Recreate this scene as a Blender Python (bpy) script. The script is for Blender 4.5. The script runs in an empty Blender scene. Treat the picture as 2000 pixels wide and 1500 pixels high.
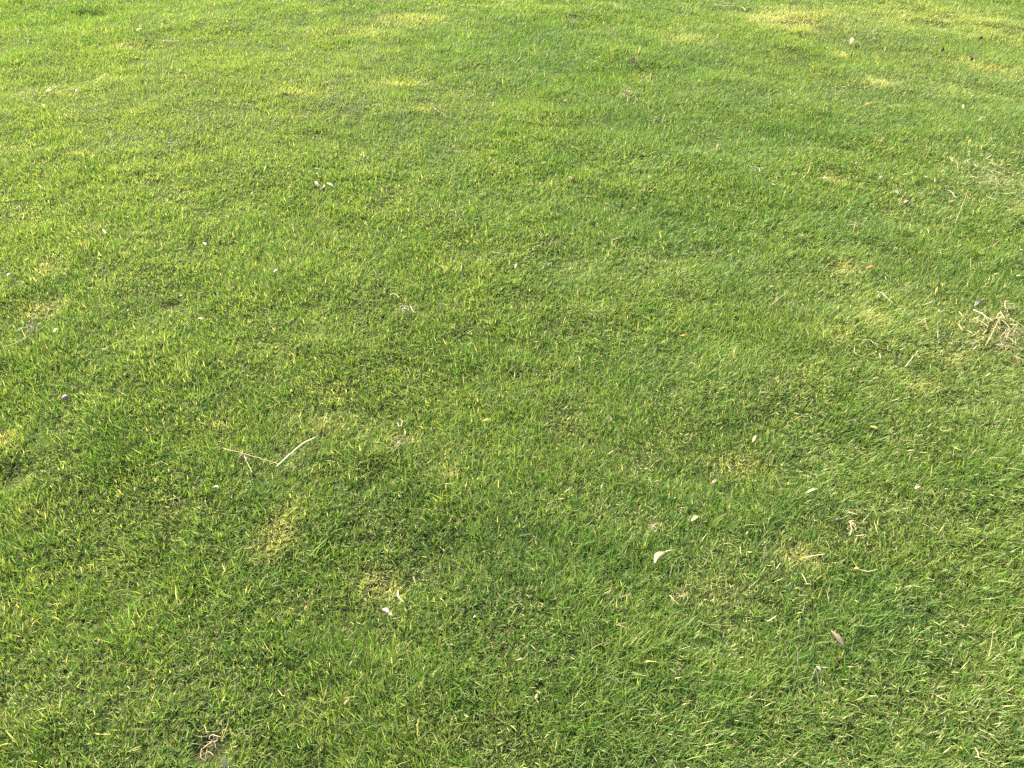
import bpy, bmesh, math, random
import numpy as np
from mathutils import Vector, Matrix

random.seed(7)
RNG = np.random.default_rng(11)
R = math.radians
S = bpy.context.scene
COL = S.collection

# ------------------------------------------------------------------ camera
CAM_H, PITCH, LENS = 1.5, 40.0, 27.1
cd = bpy.data.cameras.new('camera'); cam = bpy.data.objects.new('camera', cd); COL.objects.link(cam)
cam.location = (0, 0, CAM_H); cam.rotation_euler = (R(90 - PITCH), 0, 0)
cd.sensor_width = 36; cd.lens = LENS; cd.clip_start = 0.05; cd.clip_end = 2000
S.camera = cam

# ------------------------------------------------------------------ light
SUN_EL, SUN_AZ = 35.0, -44.0            # azimuth measured from +Y (straight ahead) towards +X
w = bpy.data.worlds.new('World'); S.world = w; w.use_nodes = True
nt = w.node_tree; nt.nodes.clear()
sky = nt.nodes.new('ShaderNodeTexSky'); sky.sky_type = 'NISHITA'; sky.sun_disc = False
sky.sun_elevation = R(SUN_EL); sky.sun_rotation = R(SUN_AZ)
sky.air_density = 1.0; sky.dust_density = 2.0; sky.ozone_density = 1.0
bg = nt.nodes.new('ShaderNodeBackground'); bg.inputs[1].default_value = 0.14
wo = nt.nodes.new('ShaderNodeOutputWorld')
nt.links.new(sky.outputs[0], bg.inputs[0]); nt.links.new(bg.outputs[0], wo.inputs[0])
ld = bpy.data.lights.new('sun', 'SUN'); ld.energy = 5.0; ld.angle = R(0.53); ld.color = (1.0, 0.87, 0.68)
sun = bpy.data.objects.new('sun', ld); COL.objects.link(sun)
sd = Vector((math.sin(R(SUN_AZ)) * math.cos(R(SUN_EL)), math.cos(R(SUN_AZ)) * math.cos(R(SUN_EL)), math.sin(R(SUN_EL))))
sun.rotation_euler = sd.to_track_quat('Z', 'Y').to_euler(); sun.location = sd * 20

vs = S.view_settings
vs.view_transform = 'Standard'; vs.look = 'None'; vs.gamma = 1; vs.use_curve_mapping = False
vs.exposure = 2.35
S.render.engine = 'CYCLES'
S.cycles.use_denoising = False; S.cycles.use_adaptive_sampling = False
S.cycles.max_bounces = 6; S.cycles.diffuse_bounces = 4; S.cycles.transmission_bounces = 4; S.cycles.glossy_bounces = 2

# ------------------------------------------------------------------ noise and fields over the ground
def hash2(ix, iy, seed):
    n = (ix.astype(np.int64) * 374761393 + iy.astype(np.int64) * 668265263 + seed * 1442695041) & 0xffffffff
    n = ((n ^ (n >> 13)) * 1274126177) & 0xffffffff
    n = (n ^ (n >> 16)) & 0xffffffff
    return n / 4294967295.0 * 2 - 1
def vnoise(x, y, seed):
    ix, iy = np.floor(x), np.floor(y); fx, fy = x - ix, y - iy
    ux, uy = fx**3 * (fx * (fx * 6 - 15) + 10), fy**3 * (fy * (fy * 6 - 15) + 10)
    a, b = hash2(ix, iy, seed), hash2(ix + 1, iy, seed); c, d = hash2(ix, iy + 1, seed), hash2(ix + 1, iy + 1, seed)
    return (a * (1 - ux) + b * ux) * (1 - uy) + (c * (1 - ux) + d * ux) * uy
def fbm(x, y, scale, seed, octs=3, rot=0.5):
    s = np.zeros_like(x); amp, tot = 1.0, 0.0; X, Y = x / scale, y / scale
    for o in range(octs):
        s += amp * vnoise(X, Y, seed + o * 17); tot += amp; amp *= 0.55
        c_, s_ = math.cos(rot + o), math.sin(rot + o)
        X, Y = (X * c_ - Y * s_) * 2.03 + 3.1, (X * s_ + Y * c_) * 2.03 + 1.7
    return s / tot * 1.6

F = 2000 * LENS / 36
def flat(u, v, z=0.0):                  # where the line of sight through a photo pixel meets the level z
    dx, dy, dz = (u - 1000) / F, (750 - v) / F, -1.0
    t = R(90 - PITCH); c_, s_ = math.cos(t), math.sin(t)
    wy, wz = dy * c_ - dz * s_, dy * s_ + dz * c_
    k = (z - CAM_H) / wz
    return dx * k, wy * k, k
# hollows scraped in the turf: photo place, radius (m), depth (m), bareness
HOLES = [(408, 1474, .034, .020, 1.0), (330, 598, .040, .014, .8), (1832, 47, .10, .022, .35), (345, 1045, .03, .006, .3), (395, 1160, .02, .006, .3),
         (690, 975, .05, .010, .15), (735, 935, .05, .012, .1), (30, 925, .04, .01, .35), (1480, 1060, .02, .006, .3), (180, 28, .16, .03, .0), (1815, 1320, .03, .006, .4)]
HOLES = [flat(u, v)[:2] + (r, d, b) for u, v, r, d, b in HOLES]
def terrain(x, y):
    near = np.exp(-((x / 30)**2 + (y / 30)**2))
    z = (0.014 * fbm(x * 0.8 - y * 0.25, y + x * 0.55, 0.62, 5, 2) + 0.0065 * fbm(x * 0.8 - y * 0.2, y + x * 0.45, 0.21, 9, 2) + 0.0022 * fbm(x, y, 0.07, 21, 1)) * near
    for hx, hy, r, d, b in HOLES:
        z = z - d * np.exp(-(((x - hx)**2 + (y - hy)**2) / r**2)**1.5)
    return z
def tz(x, y): return float(terrain(np.array([float(x)]), np.array([float(y)]))[0])
def at(u, v, lift=0.012):               # a point on the turf under a photo pixel
    z = lift
    for _ in range(3):
        x, y, k = flat(u, v, z); z = tz(x, y) + lift
    return Vector((x, y, z)), k
def mpp(u, v): return flat(u, v)[2] / F    # metres in one photo pixel there

def blobs(x, y, lst):                   # patches of the lawn that differ in kind or health, or carry painted sun glow: photo place and size
    s = np.zeros_like(x)
    for u, v, ru, rv, a in lst:
        cx, cy, k = flat(u, v); rx = ru * k / F
        ry = abs(flat(u, v - rv)[1] - flat(u, v + rv)[1]) / 2
        q = ((x - cx) / rx)**2 + ((y - cy) / ry)**2
        m = q < 9
        s[m] += a * np.exp(-q[m]**1.3)
    return s
YELLOW = [(330, 190, 420, 180, .14), (1800, 90, 300, 110, .14), (1850, 650, 200, 180, .12), (540, 1058, 42, 38, 1.15), (575, 1010, 30, 20, .5), (735, 1150, 44, 34, 1.1), (1648, 525, 24, 13, 1.2), (1700, 632, 26, 16, .9), (98, 530, 20, 20, .8), (92, 607, 38, 14, .95),  # first two: sunlit glow of the far grass painted as broad yellow tint
          (70, 620, 30, 10, .6), (1643, 105, 20, 6, 1.2), (1535, 38, 80, 16, .9), (1560, 60, 60, 10, .4), (1715, 165, 34, 13, .85), (1870, 118, 45, 6, .8), (1940, 135, 45, 6, .9), (1990, 150, 30, 6, .6),
          (780, 162, 50, 9, .65), (600, 180, 40, 12, .35), (432, 832, 22, 18, .7), (1800, 758, 36, 14, .6), (1440, 915, 60, 22, .55), (1560, 1092, 44, 26, .75), (160, 300, 22, 8, .6), (1625, 348, 20, 12, .7),
          (640, 770, 50, 18, .4), (640, 845, 45, 22, .45), (8, 862, 26, 18, .8), (1980, 410, 25, 14, .6), (1860, 700, 60, 20, .4), (1640, 660, 40, 16, .4), (1110, 830, 40, 26, .35), (880, 935, 16, 14, .7),
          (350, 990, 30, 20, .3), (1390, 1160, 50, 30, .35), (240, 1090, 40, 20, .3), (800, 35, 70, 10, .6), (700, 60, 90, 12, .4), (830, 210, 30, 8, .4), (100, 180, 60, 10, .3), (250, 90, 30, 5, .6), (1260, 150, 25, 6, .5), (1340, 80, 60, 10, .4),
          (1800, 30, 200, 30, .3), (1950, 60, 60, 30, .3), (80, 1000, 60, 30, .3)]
DRY = [(1960, 650, 60, 45, .9), (1880, 660, 90, 40, .4), (1940, 350, 70, 40, .6), (1800, 370, 110, 50, .25), (1950, 1400, 90, 70, .5), (60, 1390, 60, 40, .5), (1650, 1035, 40, 40, .55), (1330, 1165, 24, 18, .8),
       (1275, 1032, 16, 14, .7), (410, 1465, 60, 35, .7), (1920, 1300, 70, 60, .35), (790, 860, 40, 20, .5), (1540, 750, 70, 20, .3), (1530, 40, 60, 12, .5), (1230, 1200, 60, 30, .35), (1560, 1100, 60, 40, .4),
       (640, 830, 80, 40, .35), (150, 820, 30, 15, .4), (210, 780, 30, 10, .4), (1200, 500, 90, 20, .25), (1230, 190, 14, 12, .6), (1000, 1180, 60, 50, .0), (960, 1420, 70, 30, .3), (1420, 1180, 60, 30, .3), (1760, 420, 60, 30, .3), (1080, 470, 60, 20, .25),
       (1760, 880, 60, 25, .3), (30, 940, 30, 20, .4)]
LUSH = [(1080, 110, 190, 60, .7), (1150, 260, 170, 90, .45), (1000, 330, 120, 60, .3), (1560, 260, 160, 50, .6), (1300, 420, 140, 50, .35), (760, 950, 90, 40, .5), (880, 1080, 130, 60, .6), (1010, 1150, 80, 80, .5), (1220, 710, 120, 40, .45),
        (1700, 440, 90, 40, .35), (1650, 835, 60, 30, .7), (1600, 990, 50, 30, .8), (1260, 985, 50, 40, .6), (1730, 1190, 70, 50, .6), (1670, 1250, 60, 50, .5), (230, 880, 70, 40, .5), (470, 1000, 70, 40, .4), (660, 1290, 110, 60, .55),
        (310, 1060, 60, 30, .4), (110, 1060, 50, 30, .4), (520, 1290, 60, 40, .4), (1180, 1090, 70, 40, .4), (900, 700, 90, 30, .4), (120, 560, 60, 20, .5), (60, 720, 80, 20, .35), (350, 650, 80, 20, .4), (60, 30, 120, 16, .4), (190, 20, 90, 8, .5), (900, 1350, 90, 50, .3),
        (1560, 690, 60, 20, .4), (1420, 560, 60, 18, .3), (80, 1270, 60, 40, .3), (760, 470, 80, 30, .25)]
def bare(x, y):
    s = np.zeros_like(x)
    for hx, hy, r, d, b in HOLES: s += b * np.exp(-(((x - hx)**2 + (y - hy)**2) / (r * 0.8)**2)**1.5)
    return s

# ------------------------------------------------------------------ materials
def mat_base(name):
    m = bpy.data.materials.new(name); m.use_nodes = True; n = m.node_tree; n.nodes.clear()
    return m, n, n.nodes.new('ShaderNodeOutputMaterial')
def blade_material(name, trans, rough, spec, warm):
    m, n, out = mat_base(name)
    at_ = n.nodes.new('ShaderNodeAttribute'); at_.attribute_name = 'col'
    pb = n.nodes.new('ShaderNodeBsdfPrincipled'); pb.inputs['Roughness'].default_value = rough; pb.inputs['Specular IOR Level'].default_value = spec
    tr = n.nodes.new('ShaderNodeBsdfTranslucent')
    mul = n.nodes.new('ShaderNodeMix'); mul.data_type = 'RGBA'; mul.blend_type = 'MULTIPLY'; mul.inputs[0].default_value = 1
    mul.inputs['B'].default_value = warm
    mx = n.nodes.new('ShaderNodeMixShader'); mx.inputs[0].default_value = trans
    L = n.links.new
    L(at_.outputs['Color'], pb.inputs['Base Color']); L(at_.outputs['Color'], mul.inputs['A']); L(mul.outputs['Result'], tr.inputs[0])
    L(pb.outputs[0], mx.inputs[1]); L(tr.outputs[0], mx.inputs[2]); L(mx.outputs[0], out.inputs[0])
    return m
def litter_material(name, c0, c1, trans=0.2, scale=60, rough=.6):
    c0, c1 = [tuple(q * .47 for q in c_) for c_ in (c0, c1)]
    m, n, out = mat_base(name); L = n.links.new
    tc = n.nodes.new('ShaderNodeTexCoord'); no = n.nodes.new('ShaderNodeTexNoise'); no.inputs['Scale'].default_value = scale * 4; no.inputs['Detail'].default_value = 5
    cr = n.nodes.new('ShaderNodeValToRGB'); cr.color_ramp.elements[0].position = .35; cr.color_ramp.elements[1].position = .65
    cr.color_ramp.elements[0].color = (*c1, 1); cr.color_ramp.elements[1].color = (*c0, 1)
    pb = n.nodes.new('ShaderNodeBsdfPrincipled'); pb.inputs['Roughness'].default_value = rough; pb.inputs['Specular IOR Level'].default_value = .25
    bp = n.nodes.new('ShaderNodeBump'); bp.inputs['Strength'].default_value = .35; bp.inputs['Distance'].default_value = .001
    L(tc.outputs['Object'], no.inputs['Vector']); L(no.outputs['Fac'], cr.inputs[0]); L(cr.outputs[0], pb.inputs['Base Color'])
    L(no.outputs['Fac'], bp.inputs['Height']); L(bp.outputs[0], pb.inputs['Normal'])
    if trans:
        tr = n.nodes.new('ShaderNodeBsdfTranslucent'); L(cr.outputs[0], tr.inputs[0])
        mx = n.nodes.new('ShaderNodeMixShader'); mx.inputs[0].default_value = trans
        L(pb.outputs[0], mx.inputs[1]); L(tr.outputs[0], mx.inputs[2]); L(mx.outputs[0], out.inputs[0])
    else: L(pb.outputs[0], out.inputs[0])
    return m
M = {
    'cream': litter_material('cream_dry_leaf', (.74, .68, .38), (.62, .54, .26)),
    'white': litter_material('bleached_leaf', (.62, .56, .40), (.46, .40, .26)),
    'tan': litter_material('tan_dry_leaf', (.50, .35, .20), (.36, .23, .12)),
    'orange': litter_material('orange_dry_leaf', (.55, .30, .07), (.42, .20, .05)),
    'yellow': litter_material('yellow_leaf', (.62, .47, .10), (.48, .38, .08)),
    'pink': litter_material('pinkish_husk', (.46, .34, .25), (.32, .22, .15)),
    'brown': litter_material('brown_leaf', (.20, .13, .08), (.11, .07, .04), .1),
    'grey': litter_material('grey_leaf', (.15, .13, .12), (.07, .065, .06), .1),
    'dark': litter_material('dark_crumb', (.05, .04, .03), (.02, .017, .014), 0),
    'straw': litter_material('dry_straw', (.64, .56, .25), (.50, .42, .17)),
    'pale': litter_material('pale_straw', (.76, .68, .40), (.62, .52, .27)),
    'dirt': litter_material('dry_dirt', (.26, .19, .12), (.14, .10, .06), 0),
    'nut': litter_material('tan_husk', (.42, .31, .18), (.28, .20, .11), 0),
}
grass_mat = blade_material('grass_blade', .5, .5, .22, (1.22, 1.12, .62, 1))
thatch_mat = blade_material('thatch_blade', .25, .6, .2, (1, 1, 1, 1))

m, n, out = mat_base('turf_soil'); L = n.links.new
geo = n.nodes.new('ShaderNodeNewGeometry')
n1 = n.nodes.new('ShaderNodeTexNoise'); n1.inputs['Scale'].default_value = 140; n1.inputs['Detail'].default_value = 6
n2 = n.nodes.new('ShaderNodeTexNoise'); n2.inputs['Scale'].default_value = 3; n2.inputs['Detail'].default_value = 5
r1 = n.nodes.new('ShaderNodeValToRGB'); r1.color_ramp.elements[0].color = (.018, .022, .007, 1); r1.color_ramp.elements[1].color = (.055, .062, .020, 1)
r1.color_ramp.elements[0].position = .35; r1.color_ramp.elements[1].position = .7
r2 = n.nodes.new('ShaderNodeValToRGB'); r2.color_ramp.elements[0].color = (.055, .105, .018, 1); r2.color_ramp.elements[1].color = (.11, .16, .035, 1)
r2.color_ramp.elements[0].position = .35; r2.color_ramp.elements[1].position = .65
ln = n.nodes.new('ShaderNodeVectorMath'); ln.operation = 'LENGTH'
mr = n.nodes.new('ShaderNodeMapRange'); mr.inputs['From Min'].default_value = 6.5; mr.inputs['From Max'].default_value = 9.5
mxc = n.nodes.new('ShaderNodeMix'); mxc.data_type = 'RGBA'
pb = n.nodes.new('ShaderNodeBsdfPrincipled'); pb.inputs['Roughness'].default_value = .95; pb.inputs['Specular IOR Level'].default_value = .1
bp = n.nodes.new('ShaderNodeBump'); bp.inputs['Strength'].default_value = .8; bp.inputs['Distance'].default_value = .01
L(geo.outputs['Position'], n1.inputs['Vector']); L(geo.outputs['Position'], n2.inputs['Vector']); L(geo.outputs['Position'], ln.inputs[0])
L(n1.outputs['Fac'], r1.inputs[0]); L(n2.outputs['Fac'], r2.inputs[0]); L(ln.outputs['Value'], mr.inputs['Value'])
L(mr.outputs['Result'], mxc.inputs[0]); L(r1.outputs[0], mxc.inputs['A']); L(r2.outputs[0], mxc.inputs['B']); L(mxc.outputs['Result'], pb.inputs['Base Color'])
L(n1.outputs['Fac'], bp.inputs['Height']); L(bp.outputs[0], pb.inputs['Normal']); L(pb.outputs[0], out.inputs[0])
soil_mat = m

# ------------------------------------------------------------------ ground: one sheet to the horizon, fine near the camera
def axis(a, b, step):
    core = list(np.arange(a, b + step / 2, step)); lo, hi = [], []
    d, p = step, core[-1]
    while p < 600: d *= 1.35; p += d; hi.append(p)
    d, p = step, core[0]
    while p > -600: d *= 1.35; p -= d; lo.append(p)
    return np.array(lo[::-1] + core + hi)
def mesh_np(name, verts, faces, mat, cols=None, smooth=True):
    me = bpy.data.meshes.new(name); k = faces.shape[1]; nf = len(faces)
    me.vertices.add(len(verts)); me.vertices.foreach_set('co', verts.astype(np.float32).ravel())
    me.loops.add(nf * k); me.loops.foreach_set('vertex_index', faces.astype(np.int32).ravel())
    me.polygons.add(nf); me.polygons.foreach_set('loop_start', np.arange(0, nf * k, k, dtype=np.int32))
    me.polygons.foreach_set('use_smooth', np.full(nf, smooth, dtype=bool))
    me.update(calc_edges=True)
    if cols is not None:
        a = me.attributes.new('col', 'FLOAT_COLOR', 'POINT')
        c4 = np.ones((len(verts), 4), np.float32); c4[:, :3] = cols; a.data.foreach_set('color', c4.ravel())
    me.materials.append(mat)
    o = bpy.data.objects.new(name, me); COL.objects.link(o)
    return o
gx, gy = axis(-5.0, 5.0, .045), axis(0.2, 8.4, .045)
GX, GY = np.meshgrid(gx, gy); GZ = terrain(GX.ravel(), GY.ravel())
gv = np.stack([GX.ravel(), GY.ravel(), GZ], 1); nx = len(gx)
ii, jj = np.meshgrid(np.arange(len(gy) - 1), np.arange(nx - 1), indexing='ij'); b0 = (ii * nx + jj).ravel()
ground = mesh_np('ground', gv, np.stack([b0, b0 + 1, b0 + nx + 1, b0 + nx], 1), soil_mat)
ground['kind'] = 'structure'; ground['label'] = 'brown soil and thatch of the lawn under the grass'

# ------------------------------------------------------------------ grass
def half_width(y): return 0.665 * (0.766 * y + 0.964) + 0.32
def scatter(N, y0, y1, dens):           # N points over the lawn, thinning out with distance
    ys = np.linspace(y0, y1, 2000); pdf = dens(ys) * half_width(ys); cdf = np.cumsum(pdf); cdf /= cdf[-1]
    y = np.interp(RNG.random(N), cdf, ys); x = (RNG.random(N) * 2 - 1) * half_width(y)
    return x, y
def lerp(a, b, t): return a + (b - a) * np.clip(t, 0, 1)[:, None]
C = lambda *c: np.array(c)[None, :]
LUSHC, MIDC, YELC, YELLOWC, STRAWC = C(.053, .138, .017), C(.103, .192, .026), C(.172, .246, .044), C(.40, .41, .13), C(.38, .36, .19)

def fields(x, y):
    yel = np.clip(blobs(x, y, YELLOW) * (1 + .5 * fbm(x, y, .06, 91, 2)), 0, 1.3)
    dry = np.clip(blobs(x, y, DRY) * (1 + .5 * fbm(x, y, .05, 92, 2)), 0, 1.2)
    lush = blobs(x, y, LUSH)
    tone = .55 * fbm(x, y, .55, 31, 3) + .55 * fbm(x, y, .13, 33, 2) + .35 * fbm(x, y, .035, 35, 1)
    return yel, dry, lush, tone

def ribbons(px, py, pz, az, inc, bend, length, width, roll, segs):
    """blades as curved ribbons: segs 3 = base, two joints, tip (5 triangles); 2 = base pair, joint pair, tip; 1 = diamond"""
    N = len(px)
    dirh = np.stack([np.cos(az), np.sin(az), np.zeros(N)], 1)
    up = np.array([[0, 0, 1.0]])
    def pt(s):                           # integrate the bend along the blade
        th = inc + bend * s * .5; L_ = length * s
        return np.stack([px, py, pz], 1) + dirh * (np.sin(th) * L_)[:, None] + up * (np.cos(th) * L_)[:, None]
    side0 = np.stack([-np.sin(az), np.cos(az), np.zeros(N)], 1)
    th = inc + bend * .5
    nrm = dirh * np.cos(th)[:, None] - up * np.sin(th)[:, None]
    side = side0 * np.cos(roll)[:, None] + nrm * np.sin(roll)[:, None]
    hw = (width * .5)[:, None] * side
    if segs == 3:
        P0, P1, P2, P3 = pt(np.zeros(N)), pt(np.full(N, .38)), pt(np.full(N, .72)), pt(np.ones(N))
        v = np.stack([P0 - hw * .6, P0 + hw * .6, P1 - hw, P1 + hw, P2 - hw * .8, P2 + hw * .8, P3], 1)
        f = np.array([[0, 1, 3], [0, 3, 2], [2, 3, 5], [2, 5, 4], [4, 5, 6]]); s = np.array([0, 0, .38, .38, .72, .72, 1])
    elif segs == 2:
        P0, P1, P2 = pt(np.zeros(N)), pt(np.full(N, .5)), pt(np.ones(N))
        v = np.stack([P0 - hw * .6, P0 + hw * .6, P1 - hw, P1 + hw, P2], 1)
        f = np.array([[0, 1, 3], [0, 3, 2], [2, 3, 4]]); s = np.array([0, 0, .5, .5, 1])
    elif segs == 0:
        P0, P2 = pt(np.zeros(N)), pt(np.ones(N))
        v = np.stack([P0 - hw * .8, P0 + hw * .8, P2], 1); f = np.array([[0, 1, 2]]); s = np.array([0, 0, 1])
    else:
        P0, P1, P2 = pt(np.zeros(N)), pt(np.full(N, .5)), pt(np.ones(N))
        v = np.stack([P0, P1 - hw, P1 + hw, P2], 1)
        f = np.array([[0, 2, 1], [1, 2, 3]]); s = np.array([0, .5, .5, 1])
    k = v.shape[1]
    faces = (np.arange(N)[:, None, None] * k + f[None]).reshape(-1, 3)
    return v.reshape(-1, 3), faces, s, k

def grow(N, y0, y1, dens, segs, wide):
    x, y = scatter(N, y0, y1, dens)
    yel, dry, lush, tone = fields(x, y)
    keep = RNG.random(N) > np.clip(bare(x, y), 0, .97) + .04 * np.clip(dry, 0, 1) + .45 * np.clip(fbm(x, y, .045, 61, 2) - .75, 0, 1) * np.clip((4.2 - y) / 2, 0, 1)
    x, y, yel, dry, lush, tone = [a[keep] for a in (x, y, yel, dry, lush, tone)]; N = len(x)
    # blades gather in tufts: nudge each towards its neighbourhood's centre and fan them out from it
    cell = .022; cx, cy = np.floor(x / cell), np.floor(y / cell)
    tx, ty = (cx + .5 + .4 * hash2(cx, cy, 71)) * cell, (cy + .5 + .4 * hash2(cx, cy, 72)) * cell
    ox, oy = x - tx, y - ty
    pull = .35
    x, y = tx + ox * (1 - pull), ty + oy * (1 - pull)
    hfield = 1 + .30 * fbm(x, y, .16, 41, 2) + .18 * hash2(cx, cy, 73) + .30 * np.clip(lush, 0, 1) - .22 * np.clip(yel, 0, 1) - .2 * np.clip(dry, 0, 1) - .5 * np.clip(bare(x, y), 0, 1)
    length = (.0245 - .001 * np.clip(y - 1, 0, 2)) * np.clip(hfield, .35, 2) * np.exp(.28 * RNG.standard_normal(N))
    # lean: outwards from the tuft, with the lie of the turf, and at random
    lx = .30 + .55 * fbm(x, y, .3, 51, 2) + 24 * ox + .75 * RNG.standard_normal(N)
    ly = .12 + .55 * fbm(x, y, .3, 52, 2) + 24 * oy + .75 * RNG.standard_normal(N)
    az = np.arctan2(ly, lx); mag = np.hypot(lx, ly)
    inc = np.clip(.20 + .34 * mag + .12 * RNG.standard_normal(N), .03, 1.35)
    bend = np.clip(.35 + .45 * RNG.standard_normal(N), -.5, 1.6)
    width = wide(y) * np.exp(.25 * RNG.standard_normal(N))
    roll = .7 * RNG.standard_normal(N)
    v, f, s, k = ribbons(x, y, terrain(x, y) - .002, az, inc, bend, length, width, roll, segs)
    # colour: how healthy each blade is, plus far sun glow painted in through yel
    t = .32 + .24 * tone + (.16 - .06 * np.clip((y - 2) / 2, 0, 1)) * RNG.standard_normal(N) - .40 * np.clip(lush, 0, 1)
    c = np.where((t < .5)[:, None], lerp(LUSHC, MIDC, t * 2), lerp(MIDC, YELC, t * 2 - 1))
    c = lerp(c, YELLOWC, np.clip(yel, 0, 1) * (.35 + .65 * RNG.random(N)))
    dead = RNG.random(N) < .045 - .02 * np.clip((y - 1.5) / 2, 0, 1) + .30 * np.clip(dry, 0, 1) + .02 * np.clip(yel, 0, 1) + .04 * np.clip(tone, 0, 1)
    c[dead] = lerp(YELLOWC + 0 * c[dead], STRAWC, .75 + .25 * RNG.random(dead.sum()))
    c *= np.exp((.20 - .12 * np.clip((y - 1.2) / 2, 0, 1)) * RNG.standard_normal(N))[:, None]
    tipdry = np.where(RNG.random(N) < .42 - .15 * np.clip((y - 1.2) / 2, 0, 1), RNG.random(N) * .9, .1)
    cv = np.repeat(c[:, None, :], k, 1)
    for q, sv in enumerate(s):
        if segs == 0: cv[:, q] = lerp(c, STRAWC, tipdry * .4)
        elif sv == 1: cv[:, q] = lerp(c, STRAWC, tipdry)
        elif sv == 0: cv[:, q] = lerp(c, C(.22, .23, .09), np.full(N, .35))
        else: cv[:, q] = lerp(c, STRAWC, tipdry * sv * .35)
    return v, f, cv.reshape(-1, 3)
w_near = lambda y: .00135 + .00040 * np.clip(y - .5, 0, 9)
def ramp(a, b): return lambda y: np.clip((y - a) / .3 + .5, 0, 1) * np.clip((b - y) / .3 + .5, 0, 1)
DENS = lambda y: 1 / (y + .25)**.9
V_, F_, C_, off = [], [], [], 0
for N_, a_, b_, sg, wf in ((235000, .42, 1.3, 2, 1), (290000, 1.3, 2.4, 1, 1), (300000, 2.4, 3.6, 1, 1), (860000, 3.6, 8.0, 0, 1.4)):
    rp = ramp(a_ if a_ > .5 else -1, b_ if b_ < 7 else 99)
    v, f, c = grow(N_, max(a_ - .15, .42), min(b_ + .15, 8.0), lambda y: DENS(y) * rp(y), sg, lambda y: w_near(y) * wf)
    V_.append(v); F_.append(f + off); C_.append(c); off += len(v)
o = mesh_np('grass', np.concatenate(V_), np.concatenate(F_), grass_mat, np.concatenate(C_)); del V_, F_, C_
o['kind'] = 'stuff'; o['label'] = 'mown green grass covering the whole lawn, yellower and drier in patches'

# matted dead blades lying low among the living ones
def thatch(N):
    x, y = scatter(N, .42, 4.6, lambda y: 1 / (y + .3))
    yel, dry, lush, tone = fields(x, y)
    keep = RNG.random(N) > np.clip(bare(x, y) * .8, 0, .9); x, y, dry = x[keep], y[keep], dry[keep]; N = len(x)
    az = RNG.random(N) * 2 * math.pi; inc = 1.25 + .28 * RNG.standard_normal(N); bend = .3 * RNG.standard_normal(N)
    v, f, s, k = ribbons(x, y, terrain(x, y) + .001 + .007 * RNG.random(N), az, inc, bend, .018 * np.exp(.35 * RNG.standard_normal(N)), .0015 + .0003 * y, .8 * RNG.standard_normal(N), 1)
    c = lerp(C(.09, .12, .03), C(.24, .26, .08), RNG.random(N)) * np.exp(.2 * RNG.standard_normal(N))[:, None]
    return v, f, np.repeat(c[:, None], k, 1).reshape(-1, 3)
v, f, c = thatch(110000); o = mesh_np('thatch', v, f, thatch_mat, c); o['kind'] = 'stuff'; o['label'] = 'matted dead thatch lying low between the grass blades'

# loose pale clippings and runners lying on top, thickest on the dry side
def clippings(N):
    x, y = scatter(N, .5, 6.5, lambda y: 1 / (y + .2))
    yel, dry, lush, tone = fields(x, y)
    side = blobs(x, y, [(1900, 360, 170, 110, 1.0), (1900, 620, 160, 110, .9), (1750, 1150, 400, 350, .16), (1000, 900, 700, 500, .05), (1960, 650, 60, 50, 1)])
    keep = RNG.random(N) < np.clip(.03 + .45 * side + .4 * dry, 0, 1); x, y = x[keep], y[keep]; N = len(x)
    az = RNG.random(N) * 2 * math.pi; inc = np.clip(1.15 + .35 * RNG.standard_normal(N), .2, 1.7); bend = .6 * RNG.standard_normal(N)
    ln = .024 * np.exp(.45 * RNG.standard_normal(N))
    v, f, s, k = ribbons(x, y, terrain(x, y) + .012 + .006 * RNG.random(N), az, inc, bend, ln, .0011 + .00022 * y, .8 * RNG.standard_normal(N), 3)
    c = lerp(C(.40, .36, .12), C(.60, .51, .28), RNG.random(N)) * np.exp(.15 * RNG.standard_normal(N))[:, None]
    return v, f, np.repeat(c[:, None], k, 1).reshape(-1, 3)
v, f, c = clippings(14000); o = mesh_np('dry_clippings', v, f, thatch_mat, c); o['kind'] = 'stuff'; o['label'] = 'loose pale clippings strewn over the top of the grass'

# ------------------------------------------------------------------ litter on the lawn
def finish(o, label, cat, group=None):
    o['label'] = label; o['category'] = cat
    if group: o['group'] = group
    return o
def link_mesh(name, verts, faces, mat, parent=None, origin=None, smooth=True):
    origin = origin or Vector((0, 0, 0))
    me = bpy.data.meshes.new(name); me.from_pydata([tuple(Vector(v) - origin) for v in verts], [], faces); me.update()
    for p in me.polygons: p.use_smooth = smooth
    me.materials.append(M[mat]); o = bpy.data.objects.new(name, me); COL.objects.link(o)
    if parent is None: o.location = origin
    else: o.parent = parent; o.location = (0, 0, 0)
    return o
def tube(path, radii, sides=6, flat_=1.0):
    vs_, fs = [], []; npt = len(path)
    for i, p in enumerate(path):
        d = (path[min(i + 1, npt - 1)] - path[max(i - 1, 0)]).normalized()
        a = d.cross(Vector((0, 0, 1))); a = a.normalized() if a.length > 1e-4 else Vector((1, 0, 0)); b = a.cross(d)
        for k in range(sides):
            t = 2 * math.pi * k / sides; vs_.append(p + a * math.cos(t) * radii[i] + b * math.sin(t) * radii[i] * flat_)
    for i in range(npt - 1):
        for k in range(sides):
            q = (k + 1) % sides; fs.append((i * sides + k, i * sides + q, (i + 1) * sides + q, (i + 1) * sides + k))
    fs.append(tuple(range(sides))[::-1]); fs.append(tuple(range((npt - 1) * sides, npt * sides)))
    return vs_, fs
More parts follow.
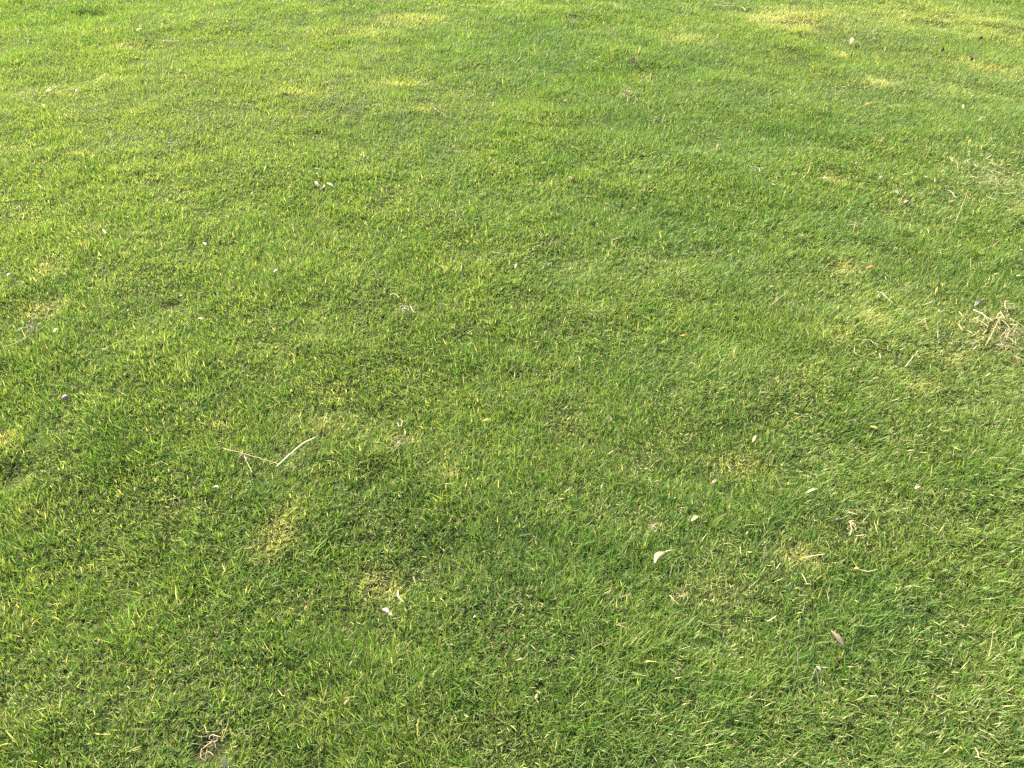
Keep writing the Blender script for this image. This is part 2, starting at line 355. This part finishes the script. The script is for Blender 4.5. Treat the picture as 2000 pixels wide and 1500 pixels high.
def smooth_path(pts, per=5):
    if len(pts) < 3: return [pts[0].lerp(pts[-1], i / 6) for i in range(7)]
    P = [pts[0] * 2 - pts[1]] + list(pts) + [pts[-1] * 2 - pts[-2]]; out = []
    for i in range(1, len(P) - 2):
        for j in range(per):
            t = j / per; a, b, c_, d = P[i - 1:i + 3]
            out.append(.5 * ((2 * b) + (c_ - a) * t + (2 * a - 5 * b + 4 * c_ - d) * t * t + (3 * b - a - 3 * c_ + d) * t**3))
    return out + [pts[-1]]
def stalk_geo(pix, thick, lift=.022, taper=.6, wob=.0005):
    pts, rs = [], []
    for q in pix:
        l = q[2] if len(q) > 2 else lift
        pts.append(at(q[0], q[1], l)[0])
    path = smooth_path(pts)
    r0 = thick * .38 * mpp(pix[0][0], pix[0][1]); m_ = len(path)
    path = [p + Vector((random.gauss(0, wob), random.gauss(0, wob), random.gauss(0, wob))) if 0 < i < m_ - 1 else p for i, p in enumerate(path)]
    return tube(path, [r0 * (1 - (1 - taper) * i / (m_ - 1)) for i in range(m_)], 6, .7), pts[0]
def stalk(name, label, pix, thick, mat='straw', cat='straw', lift=.022, taper=.6, group=None):
    (v, f), p0 = stalk_geo(pix, thick, lift, taper)
    return finish(link_mesh(name, v, f, mat, origin=p0), label, cat, group)
def leaf_geo(p0, p1, wid, curl=.2, fold=.16, arch=.10, side=0., tipw=.5, nl=9, nw=5, thick=.0004):
    """a dry leaf: lens outline between two points, folded along the midrib, arched and curled, with a thin real thickness"""
    d = p1 - p0; L_ = d.length; d.normalize(); a = Vector((0, 0, 1)).cross(d).normalized(); up = d.cross(a)
    top = []
    for i in range(nl):
        s = i / (nl - 1); wv = wid * .43 * (math.sin(math.pi * (s * .94 + .03)) ** .75) * (1 + .12 * math.sin(7 * s + L_ * 900))
        c_ = p0 + d * (L_ * s) + up * (arch * L_ * math.sin(math.pi * s)) + a * (side * L_ * math.sin(math.pi * s))
        for j in range(nw):
            t = (j / (nw - 1) - .5) * 2
            top.append(c_ + a * (t * wv * (1 - .15 * curl * s)) + up * (abs(t) * wv * fold + curl * wv * t * (s - .5) * 1.6))
    bot = [p - up * thick for p in top]; V_ = top + bot; n0 = len(top); F_ = []
    for i in range(nl - 1):
        for j in range(nw - 1):
            q = i * nw + j; F_.append((q, q + nw, q + nw + 1, q + 1)); F_.append((q + n0, q + 1 + n0, q + nw + 1 + n0, q + nw + n0))
    edge = [(0, j) for j in range(nw)] + [(i, nw - 1) for i in range(1, nl)] + [(nl - 1, j) for j in range(nw - 2, -1, -1)] + [(i, 0) for i in range(nl - 2, 0, -1)]
    ids = [i * nw + j for i, j in edge]
    for q in range(len(ids)): x_, y_ = ids[q], ids[(q + 1) % len(ids)]; F_.append((x_, y_, y_ + n0, x_ + n0))
    return V_, F_
def leaf(label, pa, pb_, wpx, mat, cat='leaf', name='dry_leaf', lift=(.022, .026), stem=None, rib=False, group=None, **kw):
    p0, p1 = at(pa[0], pa[1], lift[0])[0], at(pb_[0], pb_[1], lift[1])[0]; k = mpp(*pa)
    v, f = leaf_geo(p0, p1, wpx * k, **kw)
    if stem or rib:
        e = bpy.data.objects.new(name, None); COL.objects.link(e); e.location = p0; e.empty_display_size = .02
        link_mesh('blade', v, f, mat, e, p0)
        if stem:
            q = at(stem[0], stem[1], lift[1] + .004)[0]; near = p1 if (q - p1).length < (q - p0).length else p0
            tv, tf = tube(smooth_path([near, near.lerp(q, .5) + Vector((0, 0, .002)), q]), [k * 1.3] * 11, 5); link_mesh('leaf_stalk', tv, tf, mat, e, p0)
        if rib:
            path = [v[i * 5 + 2] + Vector((0, 0, .0004)) for i in range(9)]; tv, tf = tube(path, [k * .5 * (1 - .07 * i) for i in range(9)], 4); link_mesh('midrib', tv, tf, 'straw', e, p0)
        return finish(e, label, cat, group)
    return finish(link_mesh(name, v, f, mat, origin=p0), label, cat, group)
def clump(name, label, cat, u, v, size, nst, thick, mats, lens=(.4, 1.0), height=.02, extra=(), lift=.011, squash=1.0):
    """a small tangle of dry stalks, each its own piece"""
    base = at(u, v, lift)[0]; k = mpp(u, v); e = bpy.data.objects.new(name, None); COL.objects.link(e); e.location = base; e.empty_display_size = .02
    for pix, th, mt in extra:
        (tv, tf), _ = stalk_geo(pix, th); link_mesh('stalk', tv, tf, mt, e, base)
    for i in range(nst):
        a, rr = random.random() * 6.283, (random.random() ** .7) * size * k * .5
        c_ = base + Vector((math.cos(a) * rr, math.sin(a) * rr * squash, random.random() * height))
        b = random.random() * 6.283; L_ = size * k * random.uniform(*lens); tilt = random.gauss(0.1, .35)
        d = Vector((math.cos(b) * math.cos(tilt), math.sin(b) * math.cos(tilt), math.sin(tilt)))
        q0, q1 = c_ - d * L_ * .5, c_ + d * L_ * .5; mid = c_ + Vector((random.gauss(0, .12), random.gauss(0, .12), random.random() * .15)) * L_
        for q in (q0, q1, mid): q.z = max(q.z, tz(q.x, q.y) + .010)
        tv, tf = tube(smooth_path([q0, mid, q1], 4), [thick * k * .27 * random.uniform(.6, 1.2)] * 9, 5)
        link_mesh('stalk', tv, tf, random.choice(mats), e, base)
    return finish(e, label, cat)
def lump(name, label, cat, u, v, wpx, hpx, mat, lift=.016, rough=.25):
    """a crumb, husk or dropping: an uneven rounded lump"""
    p, k = at(u, v, lift); k /= F; bm = bmesh.new(); bmesh.ops.create_icosphere(bm, subdivisions=3, radius=.5)
    sd_ = random.random() * 50
    for q in bm.verts:
        c_ = q.co * 4; nn = math.sin(c_.x * 1.9 + sd_) * math.sin(c_.y * 2.3 + sd_ * 2) * math.cos(c_.z * 1.7 + sd_) + .5 * math.sin(c_.x * 5 + c_.y * 4 + sd_)
        q.co *= 1 + rough * nn; q.co.x *= wpx * k; q.co.y *= wpx * k * .8; q.co.z *= hpx * k
    me = bpy.data.meshes.new(name); bm.to_mesh(me); bm.free(); me.materials.append(M[mat])
    for q in me.polygons: q.use_smooth = True
    o = bpy.data.objects.new(name, me); COL.objects.link(o); o.location = p; o.rotation_euler.z = random.random() * 6
    return finish(o, label, cat)

# --- the stick and stems by the near yellow patches
stalk('straw_stick', 'thick cream straw stick, slightly bowed, longest and stoutest on the lawn', [(540, 912), (565, 889), (590, 868), (616, 854)], 6.4, 'cream', 'stick', .030, .8)
stalk('grass_stem', 'long thin dry stem whose end passes under the thick cream stick', [(437, 876), (470, 884), (505, 894), (540, 905), (566, 911)], 2.6, 'straw', 'stem', .026, .6)
clump('dry_seed_head', 'small branched dry seed head hanging from the long thin stem', 'seed head', 481, 896, 22, 7, 2.4, ['straw', 'pale'], (.3, .8), .012, [([(476, 886), (480, 896), (486, 910), (493, 924)], 2.6, 'pale')], .022)
clump('straw_clump', 'tan clump of crumpled straw with one thin stem sticking out sideways', 'straw clump', 776, 866, 34, 14, 2.6, ['straw', 'tan', 'pale'], (.3, .8), .014, [([(790, 868), (805, 864), (824, 859)], 1.8, 'straw'), ([(765, 884), (780, 874), (792, 866)], 1.8, 'straw')], .02)
stalk('curled_straw', 'pale straw curled into a small hook above the crumpled tan clump', [(776, 826), (781, 833), (786, 824), (782, 818), (778, 820)], 2.6, 'pale')
leaf('small white torn leaf below the start of the long thin stem', (415, 953), (428, 951), 6, 'white', side=.1)
leaf('short yellow leaf lying flat alone between stick and centre dark grass', (940, 824), (961, 821), 7, 'yellow', rib=True, side=.08)
stalk('bent_straw', 'short straw with a kinked end, just above the scattered white scraps', [(762, 577), (768, 574), (776, 577), (779, 582)], 2.8, 'pale')
clump('straw_scraps', 'scrappy twin wisps of bleached straw below the kinked straw', 'straw clump', 785, 608, 30, 9, 2.2, ['white', 'pale'], (.25, .6), .012, [([(764, 616), (772, 610), (783, 611)], 2.6, 'tan'), ([(781, 599), (792, 597), (801, 600), (815, 600)], 2.4, 'white'), ([(802, 598), (806, 606), (813, 612)], 3.2, 'white')], .02, .5)
# --- near leaves
leaf('large cream curved leaf with a pointed stalk, lying on dark green grass', (1279, 1102), (1299, 1078), 12, 'cream', lift=(.026, .034), stem=(1311, 1076), rib=True, side=.2, fold=.06, arch=.05)
leaf('bone white folded leaf scrap just below a yellow moss patch', (747, 1189), (764, 1200), 9, 'white', lift=(.028, .032), arch=.2)
leaf('small round white fragment at the splayed end of the bone white scrap', (757, 1195), (766, 1202), 8, 'white', lift=(.03, .033))
leaf('thin curved straw coloured leaf beside a yellow moss patch', (778, 1152), (792, 1178), 4.5, 'cream', side=-.18, lift=(.03, .026))
leaf('narrow upright yellow leaf standing in green grass', (858, 1263), (860, 1242), 6, 'yellow', lift=(.018, .034), arch=.05)
leaf('short deep yellow leaf upright in the near grass', (997, 1303), (994, 1286), 7, 'orange', lift=(.018, .036), arch=.05)
leaf('pinkish brown split husk tapering to a thin point', (1624, 1232), (1648, 1264), 12, 'pink', lift=(.034, .026), cat='husk', name='husk', fold=.6, arch=.06)
leaf('crumpled white leaf scrap near the pinkish husk', (1594, 1301), (1603, 1314), 9, 'white', lift=(.03, .024), curl=1.2, fold=.7)
leaf('long thin orange leaf standing upright at the lawn edge nearest the camera', (1645, 1492), (1640, 1464), 5.5, 'orange', lift=(.012, .036), arch=.05)
stalk('twig', 'cream twig with a knobbed yellow end, lying level', [(1672, 1112), (1684, 1114), (1698, 1116), (1713, 1112)], 4.2, 'cream', 'twig')
leaf('yellow torn scrap touching the knobbed end of the cream twig', (1668, 1110), (1680, 1113), 7, 'yellow', arch=.25)
leaf('small bright white leaf in lush grass, folded like a tent', (1786, 955), (1798, 949), 8, 'white', fold=.8)
leaf('pale narrow leaf, leaning and lightly arched over lush grass', (1575, 963), (1597, 954), 5.5, 'cream')
leaf('golden yellow leaf lying low among drying grass', (1699, 833), (1715, 838), 9, 'yellow')
lump('pebble', 'grey pebble half sunk beside upright pale straws', 'pebble', 1637, 1016, 10, 9, 'grey', .018)
clump('straw_wisp', 'upright wisp of pale straws beside the grey pebble', 'straw clump', 1660, 1030, 18, 5, 2.6, ['pale', 'straw'], (.5, 1.2), .016, [([(1661, 1018), (1663, 1034), (1659, 1046)], 3.6, 'pale')], .022)
clump('straw_nest', 'small ring shaped nest of bleached straw', 'straw clump', 1274, 1031, 20, 14, 1.8, ['white', 'pale', 'straw'], (.3, .7), .012, (), .02)
clump('straw_clump', 'loose pale straw clump open in the middle, below the large cream leaf', 'straw clump', 1326, 1167, 32, 14, 1.7, ['pale', 'straw', 'straw'], (.25, .6), .012, [([(1308, 1163), (1318, 1174), (1330, 1184)], 3, 'pale')], .02)
leaf('pale triangular leaf point poking out of dark grass', (1350, 1018), (1364, 1008), 8, 'cream', fold=.5)
leaf('thin yellowing leaf standing on edge near the small straw nest', (1247, 1001), (1252, 986), 5, 'yellow', lift=(.016, .034))
stalk('grass_stem', 'thin level pale stem stretched over tangled grass below the loose straw clump', [(1364, 1212), (1385, 1220), (1410, 1221), (1440, 1222)], 1.8, 'straw', 'stem')
leaf('white feathery speck on dark green grass', (924, 1206), (931, 1202), 6, 'white', name='seed_fluff', cat='seed fluff', curl=1.3)
leaf('small tan leaf tip leaning in the near dark grass', (672, 1377), (682, 1364), 7, 'tan')
leaf('tiny pale curled scrap far down in lush near grass', (1045, 1365), (1051, 1353), 5, 'white', curl=1)
leaf('tiny rust orange leaf in the grass below the near yellow moss', (594, 1190), (601, 1184), 6, 'orange')
stalk('grass_stem', 'pale curved stem arching in the bottom corner of the lawn', [(1905, 1478), (1925, 1484), (1953, 1497)], 3, 'straw', 'stem')
stalk('grass_stem', 'bent tan stem rising steeply near the orange upright leaf', [(1742, 1478, .014), (1738, 1465, .03), (1732, 1455, .036)], 3.2, 'tan', 'stem')
# --- the scraped hole
clump('root_clump', 'torn pale roots and straw round the dark scraped hole', 'root clump', 414, 1458, 62, 16, 2.6, ['pale', 'tan', 'straw'], (.2, .6), .014, [([(408, 1444), (414, 1435), (432, 1440)], 3, 'pale'), ([(396, 1462), (410, 1452), (425, 1447)], 3, 'pale')], .012)
leaf('cream wedge shaped leaf standing beside the dark scraped hole', (442, 1499), (436, 1480), 11, 'cream', lift=(.014, .034), arch=.05)
# --- left side
lump('dirt_crumb', 'grey brown oblong dirt crumb on pale grass', 'dirt crumb', 127, 776, 13, 8, 'pink', .02, .2)
leaf('pale yellow oval leaf near the frayed tan straw', (105, 650), (112, 641), 7, 'cream')
clump('straw_clump', 'frayed tan straw lying in line, pale leaf close by', 'straw clump', 70, 640, 46, 9, 2.0, ['tan', 'straw', 'pale'], (.25, .6), .012, [([(35, 645), (45, 641), (56, 638)], 3.4, 'pale'), ([(48, 652), (58, 646), (68, 644)], 2.4, 'tan')], .018, .4)
stalk('twig', 'grey green thin twig pointing at the frayed tan straw', [(5, 679), (25, 672), (45, 663), (61, 653)], 2.6, 'white', 'twig')
leaf('tan leaf with a dark gap beneath, right of a scraped hollow', (386, 622), (398, 624), 6, 'tan')
leaf('tiny white bead like scrap above a scraped hollow', (350, 580), (356, 576), 6, 'white', curl=1)
leaf('tiny white scrap at the outer edge level with yellow tufts', (14, 540), (19, 533), 5, 'white')
leaf('forked white scrap alone in even green grass', (394, 474), (404, 479), 5, 'white', curl=1.2)
leaf('slim pale leaf leaning, midway up the even lawn', (534, 533), (543, 525), 4.5, 'white')
leaf('small tan leaf tip standing in bright green grass', (201, 448), (207, 458), 4.5, 'tan')
# --- the white scraps in the middle
leaf('white petal shaped leaf, first of a close row of white scraps', (616, 354), (622, 366), 7, 'white', lift=(.03, .022))
leaf('white pointed leaf at the sharp end of a close row of white scraps', (639, 357), (653, 367), 7, 'white', lift=(.03, .022))
lump('dirt_crumb', 'dark curled crumb between two white scraps', 'dirt crumb', 629, 371, 9, 7, 'dark', .016, .35)
leaf('small cream fragment between two white leaf scraps', (630, 367), (637, 362), 5, 'cream', curl=1)
stalk('twig', 'short pale twig just above the row of white scraps', [(615, 328), (624, 331), (634, 330)], 2.4, 'white', 'twig')
leaf('dark brown small leaf, curled, in open grass', (488, 380), (498, 376), 7, 'brown', curl=1)
stalk('twig', 'short level pale twig in the bright side grass', [(328, 279), (345, 278), (364, 277)], 2.2, 'pale', 'twig')
# --- upper left
leaf('brown leaf lying flat beside a dark arched leaf', (89, 179), (103, 176), 8, 'tan', arch=.1)
leaf('dark arched leaf touching a flat brown leaf', (106, 177), (118, 174), 6, 'brown', arch=.5)
leaf('lone dark leaf standing on edge in bright grass', (147, 180), (153, 174), 5, 'grey')
leaf('lone rusty brown leaf below the dark arched leaf', (79, 206), (88, 206), 6, 'tan')
stalk('grass_stem', 'level bleached straw stem in the far bright grass', [(318, 80), (335, 81), (352, 80)], 3, 'pale', 'stem')
stalk('twig', 'dark thin twig in line with the level bleached stem', [(378, 78), (396, 75), (412, 70)], 2.6, 'tan', 'twig')
leaf('pinkish dry leaf far up the bright lawn', (266, 60), (278, 56), 6, 'tan')
leaf('dark grey leaf lying flat in the far centre', (952, 186), (964, 183), 5, 'grey')
stalk('grass_stem', 'pale upright stem in far dark green grass', [(959, 154, .01), (960, 140, .04)], 2.2, 'pale', 'stem')
clump('straw_scraps', 'far pair of tan straw scraps in yellowing grass', 'straw clump', 855, 215, 32, 6, 2, ['tan', 'pale'], (.2, .5), .012, (), .018, .5)
leaf('tan narrow leaf at the very far edge', (862, 46), (876, 44), 4, 'tan')
# --- upper centre and right
clump('dirt_clump', 'brown matted clump of dirt and roots', 'dirt clump', 1236, 125, 17, 22, 2.2, ['dirt', 'nut', 'tan'], (.3, .7), .04, (), .016)
clump('straw_tuft', 'upright pale straw tuft just in front of the brown dirt clump', 'straw clump', 1225, 188, 18, 12, 1.8, ['pale', 'straw'], (.4, 1.0), .04, [([(1226, 199, .012), (1227, 188, .03), (1229, 180, .05)], 2.4, 'pale')], .018)
clump('straw_scraps', 'white straw scraps in front of the upright pale tuft', 'straw clump', 1280, 232, 22, 6, 2.2, ['white', 'pale'], (.25, .6), .012, (), .02, .6)
clump('dead_grass_tuft', 'grey brown dead grass tuft at the far edge', 'grass clump', 1120, 47, 30, 16, 2.0, ['dirt', 'tan', 'straw'], (.2, .6), .03, (), .014, .6)
stalk('grass_stem', 'long crooked pale stem at the far edge of the lawn', [(1395, 8), (1420, 12), (1437, 11), (1452, 13), (1456, 20)], 2.6, 'pale', 'stem')
leaf('yellow pointed leaf, its shadow in dark grass beside it', (1183, 396), (1193, 405), 4, 'yellow', lift=(.034, .022))
stalk('straw', 'bowed pale straw lying in the middle grass', [(1198, 469), (1212, 463), (1228, 461)], 3, 'pale')
leaf('small tan leaf alone above middle of lawn', (1058, 320), (1066, 317), 4.5, 'tan')
leaf('small rust brown leaf in lush middle grass', (1110, 344), (1116, 350), 5, 'tan')
stalk('bent_straw', 'white angular straw bent in the middle, alone', [(1466, 325), (1482, 328), (1485, 336), (1500, 337)], 2, 'white')
stalk('curled_straw', 'thin straw curled in a loop on green grass', [(1422, 404), (1432, 402), (1442, 406), (1436, 410), (1426, 408)], 1.6, 'straw')
stalk('grass_stem', 'straight thin pale stem slanting over open grass', [(1504, 597), (1520, 584), (1537, 570)], 1.9, 'pale', 'stem')
leaf('pale sliver on edge near the middle of the lawn', (1006, 525), (1009, 514), 4, 'white')
stalk('twig', 'tan hooked twig in browning middle grass', [(1288, 511), (1296, 508), (1306, 517)], 2, 'tan', 'twig')
leaf('orange yellow leaf speck below the browning middle grass', (1331, 656), (1340, 654), 6, 'orange')
stalk('curled_straw', 'pale hooked straw above the lushest middle grass', [(1184, 816), (1192, 815), (1194, 820), (1188, 824)], 2.2, 'pale')
leaf('pale pointed leaf leaning alone above drying grass', (1470, 864), (1477, 850), 6, 'cream')
leaf('tan scrap on the yellowing grass strip', (1390, 944), (1401, 937), 7, 'tan')
leaf('bright white lance shaped leaf on a yellow green tuft', (1601, 348), (1618, 350), 6.5, 'white', rib=True)
lump('seed', 'tiny round white seed above the white lance leaf', 'seed', 1673, 319, 5, 5, 'white', .03, .1)
stalk('grass_stem', 'thin drooping stem beside the tiny round white seed', [(1674, 322), (1681, 328), (1687, 332)], 1.6, 'straw', 'stem')
leaf('small tan scrap, first of three in a row before the stem strewn grass', (1716, 347), (1725, 344), 4.5, 'tan')
leaf('pale thin scrap in the middle of three in a row', (1763, 341), (1774, 340), 3.5, 'white')
leaf('small tan scrap, last of three, beside the stem strewn grass', (1803, 344), (1812, 347), 4.5, 'pale')
leaf('orange brown leaf lying flat in far dark green grass', (1690, 204), (1704, 202), 7, 'orange')
leaf('small pale leaf on edge in the far lawn', (1880, 212), (1882, 204), 5, 'cream')
leaf('orange straw like leaf above the three scraps in a row', (1712, 274), (1728, 278), 4, 'orange')
leaf('white crumpled scrap standing far up near a yellow tuft', (1661, 85), (1668, 75), 8, 'white', curl=1)
leaf('white scrap farthest up in yellow green grass', (1854, 30), (1862, 29), 5, 'white', curl=1)
for lab, u, v in (('tiny black crumb highest of three in the far yellow grass', 1916, 74), ('tiny black crumb nearest the dark hollow in the far grass', 1841, 97), ('tiny black crumb on the far yellow streak', 1898, 115)):
    lump('dirt_crumb', lab, 'dirt crumb', u, v, 5.5, 7, 'dark', .02, .2)
clump('straw_wisp', 'forked pale straw next to the round tan husk', 'straw clump', 1757, 378, 22, 3, 1.6, ['pale'], (.4, .8), .012, [([(1749, 374), (1755, 378), (1753, 372)], 2.4, 'white'), ([(1756, 398), (1762, 386), (1770, 375)], 1.6, 'straw')], .022)
lump('seed_husk', 'round tan seed husk among bent stems', 'husk', 1771, 395, 11, 8, 'nut', .022, .12)
stalk('bent_straw', 'white straw drooping in a curve behind the round tan husk', [(1851, 372), (1858, 374), (1863, 381), (1869, 387)], 3, 'white')
stalk('grass_stem', 'long straight dry stem leaning beside the drooping white straw', [(1865, 436), (1876, 410), (1891, 370, .05)], 2, 'straw', 'stem', .018)
clump('straw_tuft', 'upright double tipped straw tuft in mid green grass', 'straw clump', 1668, 446, 20, 5, 2, ['straw', 'pale'], (.4, 1.0), .02, [([(1667, 453, .014), (1669, 444, .03), (1672, 433, .05)], 3, 'pale')], .02)
clump('straw_tangle', 'spread tangle of thin pale stems in the far stem strewn grass', 'straw clump', 1915, 340, 120, 24, 1.3, ['straw', 'pale'], (.12, .4), .02, (), .018, 1.5)
leaf('orange brown leaf with curled rim beside a yellow moss tuft', (1691, 525), (1708, 520), 8, 'orange', rib=True)
stalk('twig', 'knotted pale twig, side shoots at both ends', [(1713, 570), (1724, 573), (1732, 582), (1746, 593)], 3, 'pale', 'twig')
stalk('twig', 'thin side shoot crossing the knotted pale twig', [(1718, 582), (1716, 575), (1722, 571)], 2.4, 'straw', 'twig')
leaf('dark grey curled leaf above a thick straw stick', (1902, 599), (1918, 591), 10, 'grey', curl=1, arch=.3)
stalk('straw_stick', 'thick pale straw stick leading from grey leaf into the straw tangle', [(1902, 605), (1918, 613), (1941, 628)], 4.2, 'pale', 'stick')
clump('straw_tangle', 'big bright tangle of dry straw, thickest heap on the lawn', 'straw clump', 1962, 655, 115, 50, 1.7, ['straw', 'straw', 'pale'], (.12, .4), .022,
      [([(1925, 675), (1936, 655), (1946, 634), (1957, 615)], 3.4, 'straw'), ([(1900, 672), (1915, 663), (1934, 655)], 3, 'straw'), ([(1962, 660), (1974, 645), (1986, 632)], 2.4, 'pale'), ([(1945, 622), (1952, 612), (1956, 607)], 3, 'pale'), ([(1955, 610), (1962, 622)], 2.6, 'pale')], .018)
clump('straw_tuft', 'spiky small straw tuft behind the big bright tangle', 'straw clump', 1972, 602, 28, 9, 2.0, ['straw', 'pale'], (.3, .8), .016, [([(1963, 588), (1964, 600), (1976, 604), (1988, 598)], 2.2, 'pale')], .02, .7)
leaf('white sliver at the outer edge above the straw tangles', (1989, 487), (1999, 489), 4, 'white')
leaf('cream sliver at the outer edge below the white sliver', (1985, 539), (1994, 538), 4, 'cream')
leaf('tan leaf point in front of the big bright tangle', (1981, 696), (1993, 702), 6, 'tan')
stalk('grass_stem', 'drooping pale stem, first of two upright before the big tangle', [(1820, 656, .014), (1811, 640, .03), (1807, 622, .04)], 2, 'straw', 'stem')
stalk('grass_stem', 'straight pale stem, nearer of two to the big tangle', [(1832, 662, .014), (1832, 645, .03), (1832, 629, .05)], 2.2, 'pale', 'stem')
stalk('bent_straw', 'kinked straw standing between upright stems and big tangle', [(1871, 634), (1880, 646), (1873, 627), (1890, 628)], 1.8, 'straw')
stalk('twig', 'slanting tan twig on a dark gap below the upright stems', [(1768, 716), (1779, 703), (1793, 684)], 2.8, 'pale', 'twig')
stalk('twig', 'pale forked twig lying under the yellow moss tufts', [(1684, 665), (1698, 664), (1706, 669), (1716, 673)], 2.6, 'pale', 'twig')
stalk('curled_straw', 'curved thin straw under the pale forked twig', [(1669, 678), (1670, 690), (1680, 695), (1692, 698)], 1.9, 'straw')
stalk('straw', 'short straight straw lying level left of the knotted twig', [(1609, 752), (1618, 755), (1629, 757)], 2.2, 'pale')
